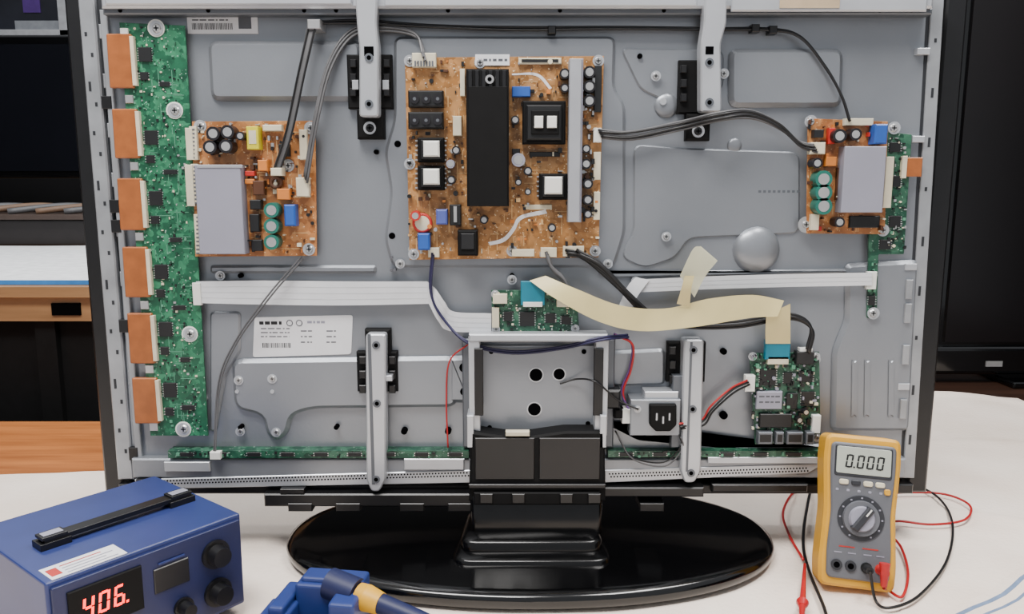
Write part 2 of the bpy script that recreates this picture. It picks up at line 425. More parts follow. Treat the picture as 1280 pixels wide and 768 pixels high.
tv.pb(584,520,592,560,0.02,0.056,STEELL); tv.pb(750,520,758,560,0.02,0.056,STEELL)
tv.part('ac_inlet')
tv.pb(788,500,850,545,0.0,0.036,STEEL,0.001); tv.pb(806,490,848,502,0.0,0.03,STEELL,0.001)
tv.prism([(812,506),(846,506),(846,532),(838,540),(820,540),(812,532)],0.036,0.042,MATB,2,0.002)
for x,y in [(821,522),(829,526),(837,522)]: tv.pb(x-1,y-5,x+1,y+4,0.042,0.0425,STEELL,0)
tv.pb(778,512,790,530,0.01,0.03,WHITE); tv.pb(756,488,776,512,0.01,0.034,BLK,.003); tv.pb(768,512,780,524,0.01,0.03,MATB,.002)
tv.screw(797,512,3,0.036)
tv.part('driver_strip')
tv.pb(210,564,586,573,0.0,0.020,GRND,0); tv.pb(760,564,1030,572,0.0,0.020,GRND,0)
for x in range(225,580,42): tv.chip(x,566,x+16,571,0.02,CHIP,0.002)
for x in range(775,1020,42): tv.chip(x,566,x+16,571,0.02,CHIP,0.002)
tv.scatter(212,565,584,572,30,0.02,(),[CHIP,GRL,CHIP]); tv.scatter(762,565,1028,571,24,0.02,(),[CHIP,GRL,CHIP])
tv.pb(262,566,275,575,0.02,0.03,WHITE)
for a in [(205,578,262,590),(505,574,580,588),(885,572,1022,580)]: tv.pb(*a,0.016,0.021,STEELL,0.001)
tv.part('stand_base')
def T_sup(n,ax,ay,e=2.15):
    o=[]
    for i in range(n):
        t=2*math.pi*i/n; c,s_=math.cos(t),math.sin(t)
        o.append((ax*abs(c)**(2/e)*(1 if c>=0 else -1),ay*abs(s_)**(2/e)*(1 if s_>=0 else -1)))
    return o
bx,by=0.027,0.006
prof=[(0.975,0.0),(0.995,0.004),(1.0,0.012),(0.995,0.017),(0.97,0.021),(0.93,0.0225),(0.90,0.022),(0.6,0.026),(0.3,0.030)]
N=96; v=[];f=[]
for k,z in prof:
    for (x,y) in T_sup(N,0.366*k,0.196*k): v.append((bx+x,by+y,z+0.001))
for j in range(len(prof)-1):
    for i in range(N): f.append((j*N+i,j*N+(i+1)%N,(j+1)*N+(i+1)%N,(j+1)*N+i))
f.append(tuple((len(prof)-1)*N+i for i in range(N))); f.append(tuple(range(N))[::-1])
tv.add(v,f,GLOSS,True)
def plate(poly,z0,z1,m,ch,r):
    pl=rnd([Vector(p) for p in poly],r,6); fr=inset(pl,ch); n=len(pl)
    v=[(p.x,p.y,z0) for p in pl]+[(p.x,p.y,z1-ch*0.6) for p in pl]+[(p.x,p.y,z1) for p in fr]; f=[]
    for i in range(n):
        j=(i+1)%n; f.append((i,j,n+j,n+i)); f.append((n+i,n+j,2*n+j,2*n+i))
    f.append(tuple(range(2*n,3*n))); tv.add(v,f,m,True)
plate([(-0.085,-0.115),(0.14,-0.115),(0.125,0.03),(-0.07,0.03)],0.020,0.034,BASEB,0.005,0.03)
plate([(-0.075,-0.09),(0.13,-0.09),(0.12,0.03),(-0.065,0.03)],0.030,0.05,BASEB,0.006,0.025)
plate([(-0.06,-0.058),(0.13,-0.058),(0.13,0.0),(-0.06,0.0)],0.045,0.105,BASEB,0.004,0.01)
tv.done()

# =============================================================== labels
lb=Obj('rating_label')
lb.prism([(318,397),(441,394),(439,443),(316,447)],0.0,0.0012,LABEL,4,0.0002)
def textrow(o,x0,x1,y,h,off,m=INK,sl=0):
    x=x0
    while x<x1:
        w=random.uniform(2,9); w=min(w,x1-x); o.pb(x,y-h/2+(x-x0)*sl,x+w,y+h/2+(x-x0)*sl,off,off+0.0002,m,0); x+=w+random.uniform(1.2,2.5)
textrow(lb,324,352,404,4,0.0012,CHIP)
for y in (411,416,421): textrow(lb,326,362,y,1.3,0.0012)
for y in (414,421,428): textrow(lb,376,390,y,1.5,0.0012); textrow(lb,408,420,y,1.5,0.0012)
for x in (362,374): lb.torus(P(x,404,0.0013),(0,1,0),3.6*S,0.6*S,INK,14,5)
textrow(lb,384,406,403,3,0.0012,LAV)
for i in range(20): lb.pb(328+i*1.8,429,328+i*1.8+random.uniform(.5,1.2),435,0.0012,0.0014,CHIP,0)
lb.done()
lb=Obj('serial_label')
lb.pb(234,16,322,42,0,0.0022,LABEL,0.0002)
for y in (21,25): textrow(lb,240,285,y,1.6,0.0022)
for i in range(34): lb.pb(240+i*1.5,29,240+i*1.5+random.uniform(.4,1.1),37,0.0022,0.0024,CHIP,0)
lb.pb(298,20,314,36,0.0022,0.0024,INK,0)
lb.done()

# =============================================================== BUFFER BOARD (left)
o=Obj('buffer_circuit_board'); o.part('board')
def xl(y): return 148+(y-28)*0.0745
def xr(y): return 231+(y-28)*0.055
o.prism([(149,28),(231,32),(260,545),(188,545)],0.010,0.013,GREEN,0,0.0003)
for y in (60,200,350,500):
    for dx in (15,70): o.pc(xl(y)+dx,y,4,0,0.010,SILV,10)
o.part('chips')
for y in (68,172,248,340,412,488):
    x=xl(y)+22; 
    o.chip(x,y-9,x+16,y+9,0.013)
    o.chip(x+2,y+22,x+12,y+32,0.013)
for y in (105,215,300,385,450,510):
    x=xl(y)+38; o.chip(x+random.uniform(0,14),y-3,x+random.uniform(18,22),y+3,0.013)
o.part('small_parts')
for y in range(34,538,6):
    x0=xl(y)+16; x1=xr(y)-8
    o.scatter(x0,y,x1,y+6,6,0.013,(),[CHIP,GRL,GRL,CREAM,CHIP,GRND,SILV,GRL,CHIP],1.0,3.2,(0.0008,0.002))
for y in range(36,538,7):
    o.pb(xl(y)+12,y,xl(y)+14.0,y+3,0.013,0.0138,GRL,0)
for k in range(60):
    y=random.uniform(40,520); x=random.uniform(xl(y)+25,xr(y)-16)
    o.pb(x,y,min(xr(y)-6,x+random.uniform(8,22)) if k%2 else x+.8,y+(.8 if k%2 else random.uniform(8,24)),0.013,0.0133,GRL,0)
o.part('connectors')
for y,h in ((158,42),(205,50),(268,50)): 
    x=xr(y)+2; o.pb(x-3,y,x+6,y+h,0.013,0.021,CREAM)
    for k in range(int(h/5)): o.pb(x-1,y+3+k*5,x+3,y+5+k*5,0.021,0.0215,INK,0)
o.pb(xr(350)-8,354,xr(350)+2,382,0.013,0.020,WHITE)
for y in (40,124,208,296,382,462,534):
    o.pb(xl(y)+1,y-5,xl(y)+11,y+5,0.013,0.016,WHITE if y in(40,) else SILV)
o.part('flex_cables')
for a,b in ((42,110),(136,198),(223,288),(309,372),(392,455),(473,530)):
    xa=xl(a)-17; xb=xl(b)-17+4
    o.prism([(xa,a),(xa+31,a),(xa+31+(b-a)*.07,b),(xa+(b-a)*.07,b)],0.012,0.018,COPP,2,0.0015)
    o.prism([(xa+29,a+3),(xa+34,a+3),(xa+34+(b-a)*.07,b-3),(xa+29+(b-a)*.07,b-3)],0.013,0.02,CREAM,0,0.0005)
o.part('screws')
for x,y in ((218,138),(237,418),(195,35),(229,537)):
    o.pc(x,y,10,0.013,0.0142,WHITE,20); o.screw(x,y,5.5,0.014)
o.done()

# =============================================================== SUSTAIN BOARD (brown, left)
o=Obj('sustain_circuit_board'); o.part('board')
B=0.014
o.prism([(240,152),(394,151),(396,320),(244,321)],B-0.002,B,ORNG,0,0.0003)
for x,y in ((255,165),(385,165),(385,310),(255,310),(320,240)): o.pc(x,y,4,0,B-.002,SILV,10)
o.part('heat_sink'); o.pb(246,206,303,318,B,0.036,LAV,0.001)
o.pb(246,206,303,210,0.036,0.037,ALU,0.0005)
o.part('capacitors')
for x,y,r in ((266,167,8),(284,165,8),(262,184,8),(282,183,8),(300,170,5)): o.cap(x,y,r,B,0.022,CAPB)
for y in (263,283,303): o.cap(339,y,9,B,0.020,TEALC)
o.part('components')
o.pb(308,158,323,187,B,0.032,YEL,0.001); o.pb(311,163,320,180,0.032,0.0325,CREAM,0)
o.pb(355,256,369,283,B,0.032,BLUE,0.002); o.pb(346,236,362,250,B,0.028,ORC,0.001)
o.pb(316,226,330,244,B,0.026,BROWN,0.001); o.pb(322,200,334,214,B,0.03,ORC,0.001)
o.pb(328,156,352,164,B,0.024,CREAM,0.001); o.pb(370,222,386,246,B,0.026,CREAM,0.001)
o.pb(374,162,384,200,B,0.022,CREAM,0.001); o.pb(312,250,326,262,B,0.026,CHIP,0.001); o.pb(312,268,324,290,B,0.024,CHIP,0.001)
o.pb(348,180,362,196,B,0.02,CHIP,0.001); o.pb(314,300,328,314,B,0.02,CHIP,0.001)
for y in (214,224): o.pb(306,y,318,y+6,B,0.024,REDC if y<220 else ORC)
o.torus(P(345,228,0.02),(0,1,0),6*S,2.6*S,BROWN); o.pb(232,160,241,200,B,0.022,CREAM); o.pb(232,206,242,258,B,0.022,CREAM)
o.part('small_parts')
av2=((308,158,323,187),(355,256,369,283),(330,254,348,312))
o.traces(306,156,392,316,46,B,TANL,av2)
o.scatter(306,156,392,316,130,B,av2,[CHIP,CREAM,BROWN,BROWN,ORC,CHIP,SILV],1.5,6,(0.001,0.009))
o.scatter(246,154,300,204,30,B,(),[CHIP,CREAM,SILV],1.5,5,(0.001,0.006))
for x,y in ((250,158),(386,312),(360,207),(388,160)): o.screw(x,y,5,B)
o.done()

# =============================================================== POWER SUPPLY
o=Obj('power_supply_circuit_board'); o.part('board')
o.prism([(506,72),(755,70),(748,322),(512,325)],B-0.002,B,TAN,0,0.0003)
for x in (515,745):
    for y in (80,200,312): o.pc(x,y,5,0.0,B-0.002,SILV,10)
o.part('heat_sink')
o.pb(583,86,636,258,B,0.045,MATB,0.0015)
for k in range(6): o.pb(585.5+k*8.4,88,591+k*8.4,256,0.045,0.047,BLK,0.0008)
o.pb(586,108,634,258,0.047,0.0478,MATB,0.0005)
o.pc(612,99,5,0.045,0.0495,SILV,16); o.pc(612,99,2.5,0.0495,0.05,HOLE,10)
o.part('heat_sink_bar'); o.pb(711,73,726,278,B,0.042,ALU,0.001); o.pb(724,73,728,278,B,0.036,LAV,0.001)
o.part('transformers')
o.pb(653,126,707,180,B,0.032,MATB,0.002); o.pb(658,131,702,175,0.032,0.038,CHIP,0.002); o.pb(664,138,699,168,0.038,0.041,MATB,0.001)
o.pb(668,145,679,160,0.041,0.044,WHITE,0.001); o.pb(684,145,696,160,0.041,0.044,WHITE,0.001)
for a,b,c,d in ((522,172,555,203),(522,207,555,238),(674,217,709,250)):
    o.pb(a,b,c,d,B,0.03,MATB,0.002); o.pb(a+4,b+3,c-4,d-4,0.03,0.036,CHIP,0.001); o.pb(a+7,b+4,c-6,d-7,0.036,0.041,WHITE,0.002)
    for k in range(5): o.pb(a-3,b+3+k*6,a,b+5+k*6,B,0.018,SILV,0); o.pb(c,b+3+k*6,c+3,b+5+k*6,B,0.018,SILV,0)
o.part('relays')
for y in (113,140):
    o.pb(510,y,554,y+21,B,0.028,CHIP,0.002)
    for k in range(3): o.pc(518+k*14.5,y+10.5,5.5,0.028,0.03,CAPB,14); o.pc(518+k*14.5,y+10.5,2,0.03,0.0305,STEELD,10)
o.pb(572,288,597,320,B,0.036,MATB,0.002); o.pb(576,292,593,312,0.036,0.038,CHIP,0.001)
o.part('capacitors')
for x,y,r,m in ((648,200,8,LAV),(660,214,5,CAPB),(706,92,6,CAPB),(706,110,5,CAPB),(737,90,7,CAPB),(737,108,7,CAPB),(737,126,7,CAPB),(735,230,6,CAPB),(735,250,6,CAPB),(735,268,5,CAPB),(733,186,5,CAPB),(733,205,6,CAPB),(563,205,5,LAV),(564,225,5,CAPB),(519,270,6,REDC),(648,228,4,CAPB),(570,188,5,CAPB),(644,150,5,CAPB),(660,240,4,CAPB),(605,275,5,CAPB),(690,285,5,CAPB)):
    o.cap(x,y,r,B,0.018,m)
for x,y,r in ((528,279,10),): o.torus(P(x,y,0.022),(0,1,0),r*S,2.2*S,REDC); o.pc(x,y,9,B,0.024,CREAM,18)
o.part('components')
for a in ((545,262,559,281),(522,292,537,313)): o.pb(*a,B,0.034,mat('blue_violet_cap',(76,88,158),0.5) if a[0]==545 else BLUE,0.002)
o.pb(640,108,663,121,B,0.026,BLUE,0.001); o.pb(562,256,576,282,B,0.03,CHIP,0.001); o.pb(567,258,571,278,0.03,0.032,SILV,0)
o.pb(575,86,581,120,B,0.026,CREAM,0.0005); o.pb(566,145,577,170,B,0.024,CREAM,0.001)
o.pb(594,68,637,82,B,0.0155,LABEL,0.0002); textrow(o,598,634,75,3,0.0155)
o.pb(515,66,545,84,B,0.024,CREAM,0.001); 
for k in range(7): o.pb(518+k*3.6,76,520+k*3.6,83,0.024,0.025,INK,0)
o.pb(648,72,702,80,B,0.02,CREAM,0.001); o.pb(652,74,698,78,0.02,0.0205,CHIP,0)
o.pb(742,160,752,178,B,0.024,WHITE); o.pb(742,190,751,225,B,0.022,CREAM); o.pb(742,240,750,275,B,0.022,CREAM); o.pb(743,82,752,140,B,0.02,CHIP)
for a in ((676,310,696,322),(704,308,730,321),(535,310,549,322),(640,312,668,321)): o.pb(*a,B,0.024,CREAM)
o.pb(640,186,650,193,B,0.02,CHIP); o.pb(656,256,690,262,B,0.016,CREAM); o.pb(662,190,700,196,B,0.02,CHIP)
o.part('silkscreen')
o.strip([(610,303),(628,298),(640,285),(650,270),(682,262)],[(613,307),(631,302),(643,289),(653,274),(684,267)],LABEL,0.0144)
o.strip([(640,92),(672,92),(690,110)],[(640,94),(670,95),(687,112)],LABEL,0.0144)
o.part('small_parts')
av=((583,86,636,258),(653,126,707,180),(711,72,728,278),(522,172,555,238),(674,217,709,250),(510,112,554,161),(572,288,597,320))
o.traces(512,78,746,318,120,B,TANL,av)
o.scatter(510,76,748,320,330,B,av,[CHIP,CREAM,BROWN,BROWN,CHIP,ORC,CAPB,SILV,TANL],1.5,6,(0.001,0.012))
o.scatter(728,84,742,275,36,B,(),[CHIP,CREAM,SILV,CHIP],2,7,(0.003,0.014))
o.part('screws')
for x,y in ((512,76),(748,76),(517,318),(744,314),(640,314),(512,205),(600,78)): o.screw(x,y,4.5,B)
o.done()

# =============================================================== SCAN BOARD (right)
o=Obj('scan_circuit_board'); o.part('driver_board')
o.prism([(1092,164),(1140,168),(1130,318),(1098,318),(1096,398),(1084,398),(1086,300)],0.008,0.011,GRND,2,0.0003)
o.prism([(1010,148),(1110,152),(1106,293),(1008,292)],B-0.002,B,ORNG,0,0.0003)
for x,y in ((1015,155),(1100,285),(1016,285)): o.pc(x,y,4,0,B-.002,SILV,10)
o.part('heat_sink'); o.pb(1054,183,1106,266,B,0.036,LAV,0.001)
o.part('capacitors')
for y in (224,241,258): o.cap(1030,y,10,B,0.022,TEALC)
o.cap(1050,170,8,B,0.022,CAPB); o.cap(1070,168,7,B,0.022,CAPB); o.cap(1050,278,6,B,0.02,CAPB); o.cap(1022,204,6,B,0.02,CAPB)
o.part('components')
o.pb(1094,155,1110,180,B,0.034,BLUE,0.002); o.pb(1013,178,1032,193,B,0.026,CREAM,0.001); o.pb(1018,162,1030,172,B,0.026,CHIP)
o.pb(1016,200,1026,210,B,0.026,YEL); o.pb(1033,196,1046,208,B,0.026,ORC,.001); o.pb(1056,148,1092,157,B,0.022,CREAM); o.pb(1062,270,1100,285,B,0.018,CHIP,0.001)
o.pb(1036,160,1044,180,B,0.024,REDC); o.pb(1014,268,1024,288,B,0.022,CREAM); o.pb(1046,210,1053,250,B,0.02,BROWN)
o.pb(1106,196,1116,260,B-0.003,0.022,CREAM)
o.pb(1133,197,1153,221,0.011,0.016,COPP,0.001); o.pb(1128,195,1134,223,0.011,0.018,CREAM)
o.chip(1116,220,1126,234,0.011); o.chip(1112,270,1126,284,0.011); o.chip(1112,178,1126,190,0.011); o.chip(1100,300,1114,312,0.011); o.pb(1084,340,1096,362,0.011,0.018,WHITE); o.chip(1086,370,1094,382,0.011)
o.part('small_parts')
o.traces(1012,152,1104,290,30,B,TANL,((1054,183,1106,266),))
o.scatter(1012,152,1106,290,110,B,((1054,183,1106,266),(1020,214,1042,268)),[CHIP,CREAM,BROWN,BROWN,ORC,REDC],1.5,6,(0.001,0.01))
o.scatter(1110,172,1132,314,100,0.011,(),[CHIP,CREAM,GRL,CHIP,SILV],1.2,4,(0.001,0.003)); o.scatter(1087,320,1094,396,20,0.011,(),[CHIP,GRL])
for x,y in ((1014,152),(1008,281),(1104,288),(1118,160),(1092,392)): o.screw(x,y,5,B-0.002)
o.pc(1008,281,10,0.012,0.0135,SILV,18)
o.done()

# =============================================================== T-CON + MAIN BOARD
o=Obj('logic_circuit_board'); o.part('board')
o.prism([(614,363),(721,363),(724,416),(616,418)],0.022,0.025,GRND,0,0.0003); o.pb(620,372,718,412,0.006,0.022,STEELD)
o.part('connectors')
o.pb(651,352,681,382,0.025,0.032,TEAL,0.001); o.pb(654,378,678,384,0.032,0.034,WHITE)
o.pb(616,368,634,380,0.025,0.034,CREAM); o.pb(696,370,719,384,0.025,0.034,CREAM); o.pb(615,385,624,410,0.025,0.031,CREAM)
o.part('chips'); o.chip(650,390,668,408,0.025); o.chip(682,392,694,404,0.025); o.chip(630,390,640,402,0.025); o.chip(702,395,714,406,0.025)
o.part('small_parts'); o.scatter(618,366,720,415,170,0.025,((650,390,668,408),(651,352,681,382)),[CHIP,CREAM,GRL,SILV,GRL,CHIP],1.2,3.6,(0.0008,0.003))
for x,y in ((619,368),(717,368),(620,412),(719,411)): o.screw(x,y,3.4,0.025)
o.done()
o=Obj('main_circuit_board'); o.part('board')
o.prism([(937,442),(1024,440),(1026,552),(944,556)],0.014,0.017,GRND,0,0.0003); o.pb(946,450,1020,548,0.006,0.014,STEELD)
o.part('connectors')
o.pb(957,426,988,450,0.017,0.026,TEAL,0.001); o.pb(960,446,986,456,0.017,0.026,CREAM); o.pb(996,440,1018,456,0.017,0.03,CHIP,0.001)
o.pb(1000,436,1016,444,0.017,0.028,WHITE); o.pb(932,470,944,490,0.017,0.028,WHITE); o.pb(1016,520,1026,542,0.017,0.026,WHITE)
o.part('jacks')
for x,w in ((948,18),(970,10),(984,20),(1008,10)): 
    o.pb(x,541,x+w,556,0.017,0.030,STEELD,0.001); o.pb(x+2,544,x+w-2,553,0.030,0.0304,CHIP,0)
o.part('tuner'); o.pb(946,490,978,512,0.017,0.024,LAV,0.001); textrow(o,949,975,496,2,0.024); textrow(o,949,975,503,2,0.024); o.pb(950,518,990,535,0.017,0.024,CHIP,.001); o.pb(983,492,997,512,0.017,0.021,CHIP,.001)
o.part('chips'); o.chip(950,462,970,482,0.017); o.chip(1000,464,1016,478,0.017); o.chip(1002,490,1018,508,0.017); o.chip(980,466,990,480,0.017)
for x,y in ((1000,526),(1008,516)): o.cap(x,y,4,0.017,0.012,CAPB)
o.part('small_parts'); o.scatter(940,444,1023,540,280,0.017,((946,490,978,512),(957,426,988,450)),[CHIP,CREAM,GRL,CHIP,LAV,GRL,CHIP],1.3,5,(0.001,0.006))
for x,y in ((941,446),(1020,446),(1022,548)): o.screw(x,y,3.6,0.017)
o.done()

# =============================================================== RIBBONS AND CABLES
RL=mat('ribbon_lines',(192,194,198),0.5)
o=Obj('flat_ribbon_cable')
o.strip([(245,352,.018),(330,351,.012),(430,352,.011),(534,352,.012)],[(245,379,.018),(330,381,.012),(430,382,.011),(536,380,.012)],RIBW,lines=3,lm=RL)
o.strip([(534,352,.0122),(545,362,.02),(556,378,.018),(568,390,.014),(614,392,.026)],[(536,380,.0122),(540,388,.02),(548,402,.018),(562,414,.014),(614,416,.026)],RIBW,lines=3,lm=RL)
o.done()
o=Obj('flat_ribbon_cable')
o.strip([(790,350,.012),(880,346,.011),(980,343,.011),(1090,341,.02)],[(790,366,.012),(880,362,.011),(980,359,.011),(1090,357,.02)],RIBW,lines=2,lm=RL)
o.strip([(795,347,.013),(786,356,.016),(778,372,.018),(770,392,.02)],[(812,350,.0135),(800,366,.016),(792,380,.018),(786,398,.02)],RIBW)
o.done()
o=Obj('film_ribbon_cable')
o.strip([(682,345,.034),(722,362,.05),(775,382,.05),(832,386,.045),(885,374,.045),(940,369,.045),(980,376,.04)],[(662,351,.034),(695,374,.05),(748,402,.052),(800,414,.048),(868,409,.048),(935,398,.045),(972,396,.044)],FILM)
o.strip([(958,394,.043),(957,410,.036),(957,430,.027)],[(988,380,.041),(988,408,.036),(988,430,.027)],FILM)
o.done()
o=Obj('adhesive_tape')
o.strip([(850,345,.06),(866,312,.05),(876,308,.045)],[(868,372,.05),(882,345,.045),(897,326,.04)],TAPE)
o.strip([(846,380,.048),(852,360,.06),(856,345,.062)],[(862,384,.048),(864,362,.06),(868,345,.062)],FILM)
o.done()
def cable(name,pts,r,m,off=0.02,n=1,sp=3,mats=None):
    o=Obj(name)
    for k in range(n):
        d=(k-(n-1)/2)*sp
        o.ptube([(p[0]+d*0.5*(0 if n==1 else 1),p[1]+d+(random.uniform(-1,1) if n>1 else 0),(p[2] if len(p)>2 else off)+(0.0015*(k%2))) for p in pts],r,(mats[k%len(mats)] if mats else m))
    return o.done()
cable('wire_harness',[(400,28,.012),(450,27,.010),(540,32,.010),(640,36,.010),(780,35,.010),(890,36,.010),(960,36,.010),(1000,46,.014),(1032,84,.016),(1052,120,.02),(1062,150,.024)],1.6,BLKC,n=2,sp=2.0)
o=Obj('cable_clip')
for x,y in ((690,37),(945,35),(967,37)): o.pb(x-5,y-5,x+5,y+5,0,.016,BLK,.001)
o.done()
cable('wire_harness',[(750,168,.026),(790,169,.02),(850,157,.02),(900,146,.05),(940,143,.03),(975,158,.02),(1000,180,.02),(1020,186,.028)],1.5,GREYC,n=5,sp=2.4,mats=[GREYC,BLKC,GREYC,BLKC,GREYC])
cable('wire_harness',[(530,72,.026),(520,44,.012),(480,36,.010),(440,42,.010),(412,82,.02),(395,150,.03),(382,225,.028)],1.5,GREYC,n=4,sp=2.4)
o=Obj('cable_strap')
o.strip([(384,32,.03),(372,90,.036),(356,165,.036),(340,214,.03)],[(396,34,.03),(382,92,.036),(366,167,.036),(350,217,.03)],GREYC)
for t in (-1,1): o.ptube([(390+t*4,32,.031),(377+t*4,90,.037),(361+t*4,166,.037),(346+t*4,214,.031)],1.1,BLKC)
o.pb(384,24,400,36,0.0,.034,SILV,.001); o.pb(338,210,352,220,.014,.034,CREAM,.001); o.done()
cable('signal_wire',[(378,322,.016),(335,372,.022),(295,428,.012),(274,480,.010),(268,568,.024)],1.1,GREYC,n=2,sp=3.2)
cable('power_wire',[(541,318,.024),(539,368,.02),(558,404,.02),(588,430,.03),(640,440,.03),(700,436,.03),(750,424,.052),(785,420,.02)],1.5,NAVYC,n=2,sp=2.6)
cable('wire_harness',[(708,316,.026),(730,322,.024),(770,356,.03),(806,392,.02),(850,406,.03),(920,406,.03),(985,396,.03),(1014,410,.03),(1010,440,.03)],1.8,BLKC,n=3,sp=3)
cable('wire_harness',[(722,316,.026),(752,334,.03),(790,372,.03),(822,398,.02),(870,405,.03)],2.2,BLKC,n=3,sp=3.6)
cable('signal_wire',[(684,318,.026),(690,335,.03),(706,352,.03),(712,372,.03)],2,GREYC,n=3,sp=3)
cable('power_wire',[(586,430,.024),(562,452,.016),(558,500,.012),(560,560,.022)],1.0,REDW)
cable('power_wire',[(768,418,.02),(790,430,.02),(788,460,.014),(778,490,.014),(790,520,.03)],1.4,PURP,n=2,sp=3,mats=[PURP,REDW])
cable('power_wire',[(700,480,.026),(722,474,.03),(745,478,.053),(772,500,.036),(798,512,.04)],1.2,BLKC)
cable('power_wire',[(936,478,.03),(915,488,.02),(890,512,.02),(878,528,.02),(850,534,.036)],1.3,REDW,n=3,sp=3,mats=[REDW,BLKC,BLKC])
cable('power_wire',[(770,540,.02),(790,572,.024),(830,580,.024),(852,560,.03),(850,545,.036)],1.0,GREYC,n=2,sp=4,mats=[BLKC,GREYC])

# =============================================================== WORKBENCH AND CLOTH
WOODO=wood('orange_wood',(142,80,34),(188,116,58),0.4); WOODD=wood('dark_wood',(38,24,18),(58,38,28),0.35)
TOPW=-0.006
def bench(name,x0,x1,y0,y1,z,th,m,legz):
    o=Obj(name); o.part('top',0.003); o.box(x0,x1,y0,y1,z-th,z,m)
    o.part('legs')
    for x in (x0+.05,x1-.11):
        for y in (y0+.05,y1-.11): o.box(x,x+.06,y,y+.06,legz,z-th,m)
    o.part('apron'); o.box(x0+.04,x1-.04,y0+.04,y0+.06,z-th-.08,z-th,m); o.box(x0+.04,x1-.04,y1-.06,y1-.04,z-th-.08,z-th,m)
    o.done()
FL=-0.80
bench('workbench',-1.7,0.098,-1.0,0.66,TOPW,0.035,WOODO,FL)
bench('workbench',0.1,1.9,-1.0,1.22,TOPW,0.035,WOODD,FL)
CLO,nt,b=new('cream_cloth')
tc=nt.nodes.new('ShaderNodeTexCoord'); n1=nt.nodes.new('ShaderNodeTexNoise'); n1.inputs['Scale'].default_value=5; n1.inputs['Detail'].default_value=6
nt.links.new(tc.outputs['Object'],n1.inputs['Vector']); r=ramp(nt,[(0.3,lin((230,214,200))),(0.7,lin((246,234,222)))]); nt.links.new(n1.outputs['Fac'],r.inputs['Fac'])
nt.links.new(r.outputs['Color'],b.inputs['Base Color']); b.inputs['Roughness'].default_value=0.95; b.inputs['Specular IOR Level'].default_value=0.1
n2=nt.nodes.new('ShaderNodeTexNoise'); n2.inputs['Scale'].default_value=120; n2.inputs['Detail'].default_value=6; nt.links.new(tc.outputs['Object'],n2.inputs['Vector'])
bp=nt.nodes.new('ShaderNodeBump'); bp.inputs['Strength'].default_value=0.6; bp.inputs['Distance'].default_value=0.003; nt.links.new(n2.outputs['Fac'],bp.inputs['Height']); nt.links.new(bp.outputs['Normal'],b.inputs['Normal'])
STR=mat('blue_stripe',(110,130,160),0.9,0,0.15,60)
from mathutils import noise as mn
def cloth():
    o=Obj('table_cloth'); nx,ny=190,150; v=[];f=[]
    def yb(x):
        if x<-0.55: return 0.30+(x+1.0)*0.13
        if x<0.5: return 0.36+(x+0.55)*0.45
        return 0.93-(max(0,x-0.98))*0.25
    for i in range(nx+1):
        x=-1.35+2.65*i/nx
        for j in range(ny+1):
            t=j/ny; y=-0.95+(yb(x)+0.95)*t
            z=-0.003+0.0022*mn.noise(Vector((x*5,y*5,0)))+0.0012*mn.noise(Vector((x*14,y*9,3)))
            flat=(abs(x-.03)<0.42 and y>-0.3 and y<.3) or (.38<x<.6 and -.2<y<.05)
            if x>0.5: z+=0.006*max(0,1-abs(math.sin((x*3.2+y*7+mn.noise(Vector((x*3,y*3,5)))))*4))
            if x<-0.5: z+=0.004*max(0,1-abs(math.sin((x*4-y*6+1.5*mn.noise(Vector((x*3,y*3,9)))))*4))
            if flat: z=min(z,-0.0005)
            v.append((x,y,min(0.004,max(z,-0.0055))))
    for i in range(nx):
        for j in range(ny):
            q=(i*(ny+1)+j,(i+1)*(ny+1)+j,(i+1)*(ny+1)+j+1,i*(ny+1)+j+1); f.append(q)
    o.add(v,f,CLO,True)
    return o.done()
cloth()
o=Obj('folded_towel')
e1=T(1195,768); e2=T(1290,712); d=(e2-e1).normalized(); nn=Vector((d.y,-d.x,0))
o.part('hem')
def tw(a,b_,z,m,L=1.0):
    v=[];f=[];n=30
    for i in range(n+1):
        p=e1+d*(-0.35+L*i/n)+nn*0.0
        w=0.004*math.sin(i*1.1)
        for s_ in (a,b_):
            q=p+nn*(s_+w); v.append((q.x,q.y,z)); 
        for s_ in (a,b_):
            q=p+nn*(s_+w); v.append((q.x,q.y,0.0042))
    for i in range(n):
        k=4*i; f+=[(k,k+4,k+5,k+1),(k,k+2,k+6,k+4),(k+1,k+5,k+7,k+3)]
    f+=[(0,1,3,2),(4*n,4*n+1,4*n+3,4*n+2)]
    o.add(v,f,m)
tw(0.0,0.012,0.010,CLO); tw(0.012,0.018,0.0102,STR); tw(0.018,0.03,0.010,CLO); tw(0.03,0.034,0.0102,STR); tw(0.034,0.30,0.010,CLO)
o.done()

# =============================================================== SOLDERING STATION
BL=mat('blue_enamel',(40,52,104),0.42,0,0.1,14); BLD=mat('blue_front',(24,32,74),0.45,0,0.1)
LED=mat('led_red',(255,24,12),0.4,0,0,10,emit=5)
o=Obj('soldering_station')
Bq=Vector((-0.341,-0.188)); C=Vector((-0.484,-0.369))
u=(Bq-C); Lw=u.length; u.normalize(); w=Vector((-u.y,u.x))
Ld=0.215; Hs=0.13
M=Matrix(((u.x,w.x,0,C.x),(u.y,w.y,0,C.y),(0,0,1,0.004),(0,0,0,1)))
def lb_(x0,x1,y0,y1,z0,z1,m,ch=0): o.box(x0,x1,y0,y1,z0,z1,m,ch,M)
o.part('housing',0.003); lb_(0,Lw,0.004,Ld,0.008,Hs,BL)
o.part('front_panel',0.0015); lb_(0.004,Lw-0.004,-0.001,0.006,0.014,Hs-0.006,BLD)
o.part('feet')
for x in (.02,Lw-.02):
    for y in (.03,Ld-.03): o.cyl((x,y,0),(0,0,1),.01,.01,BLK,16,None,M)
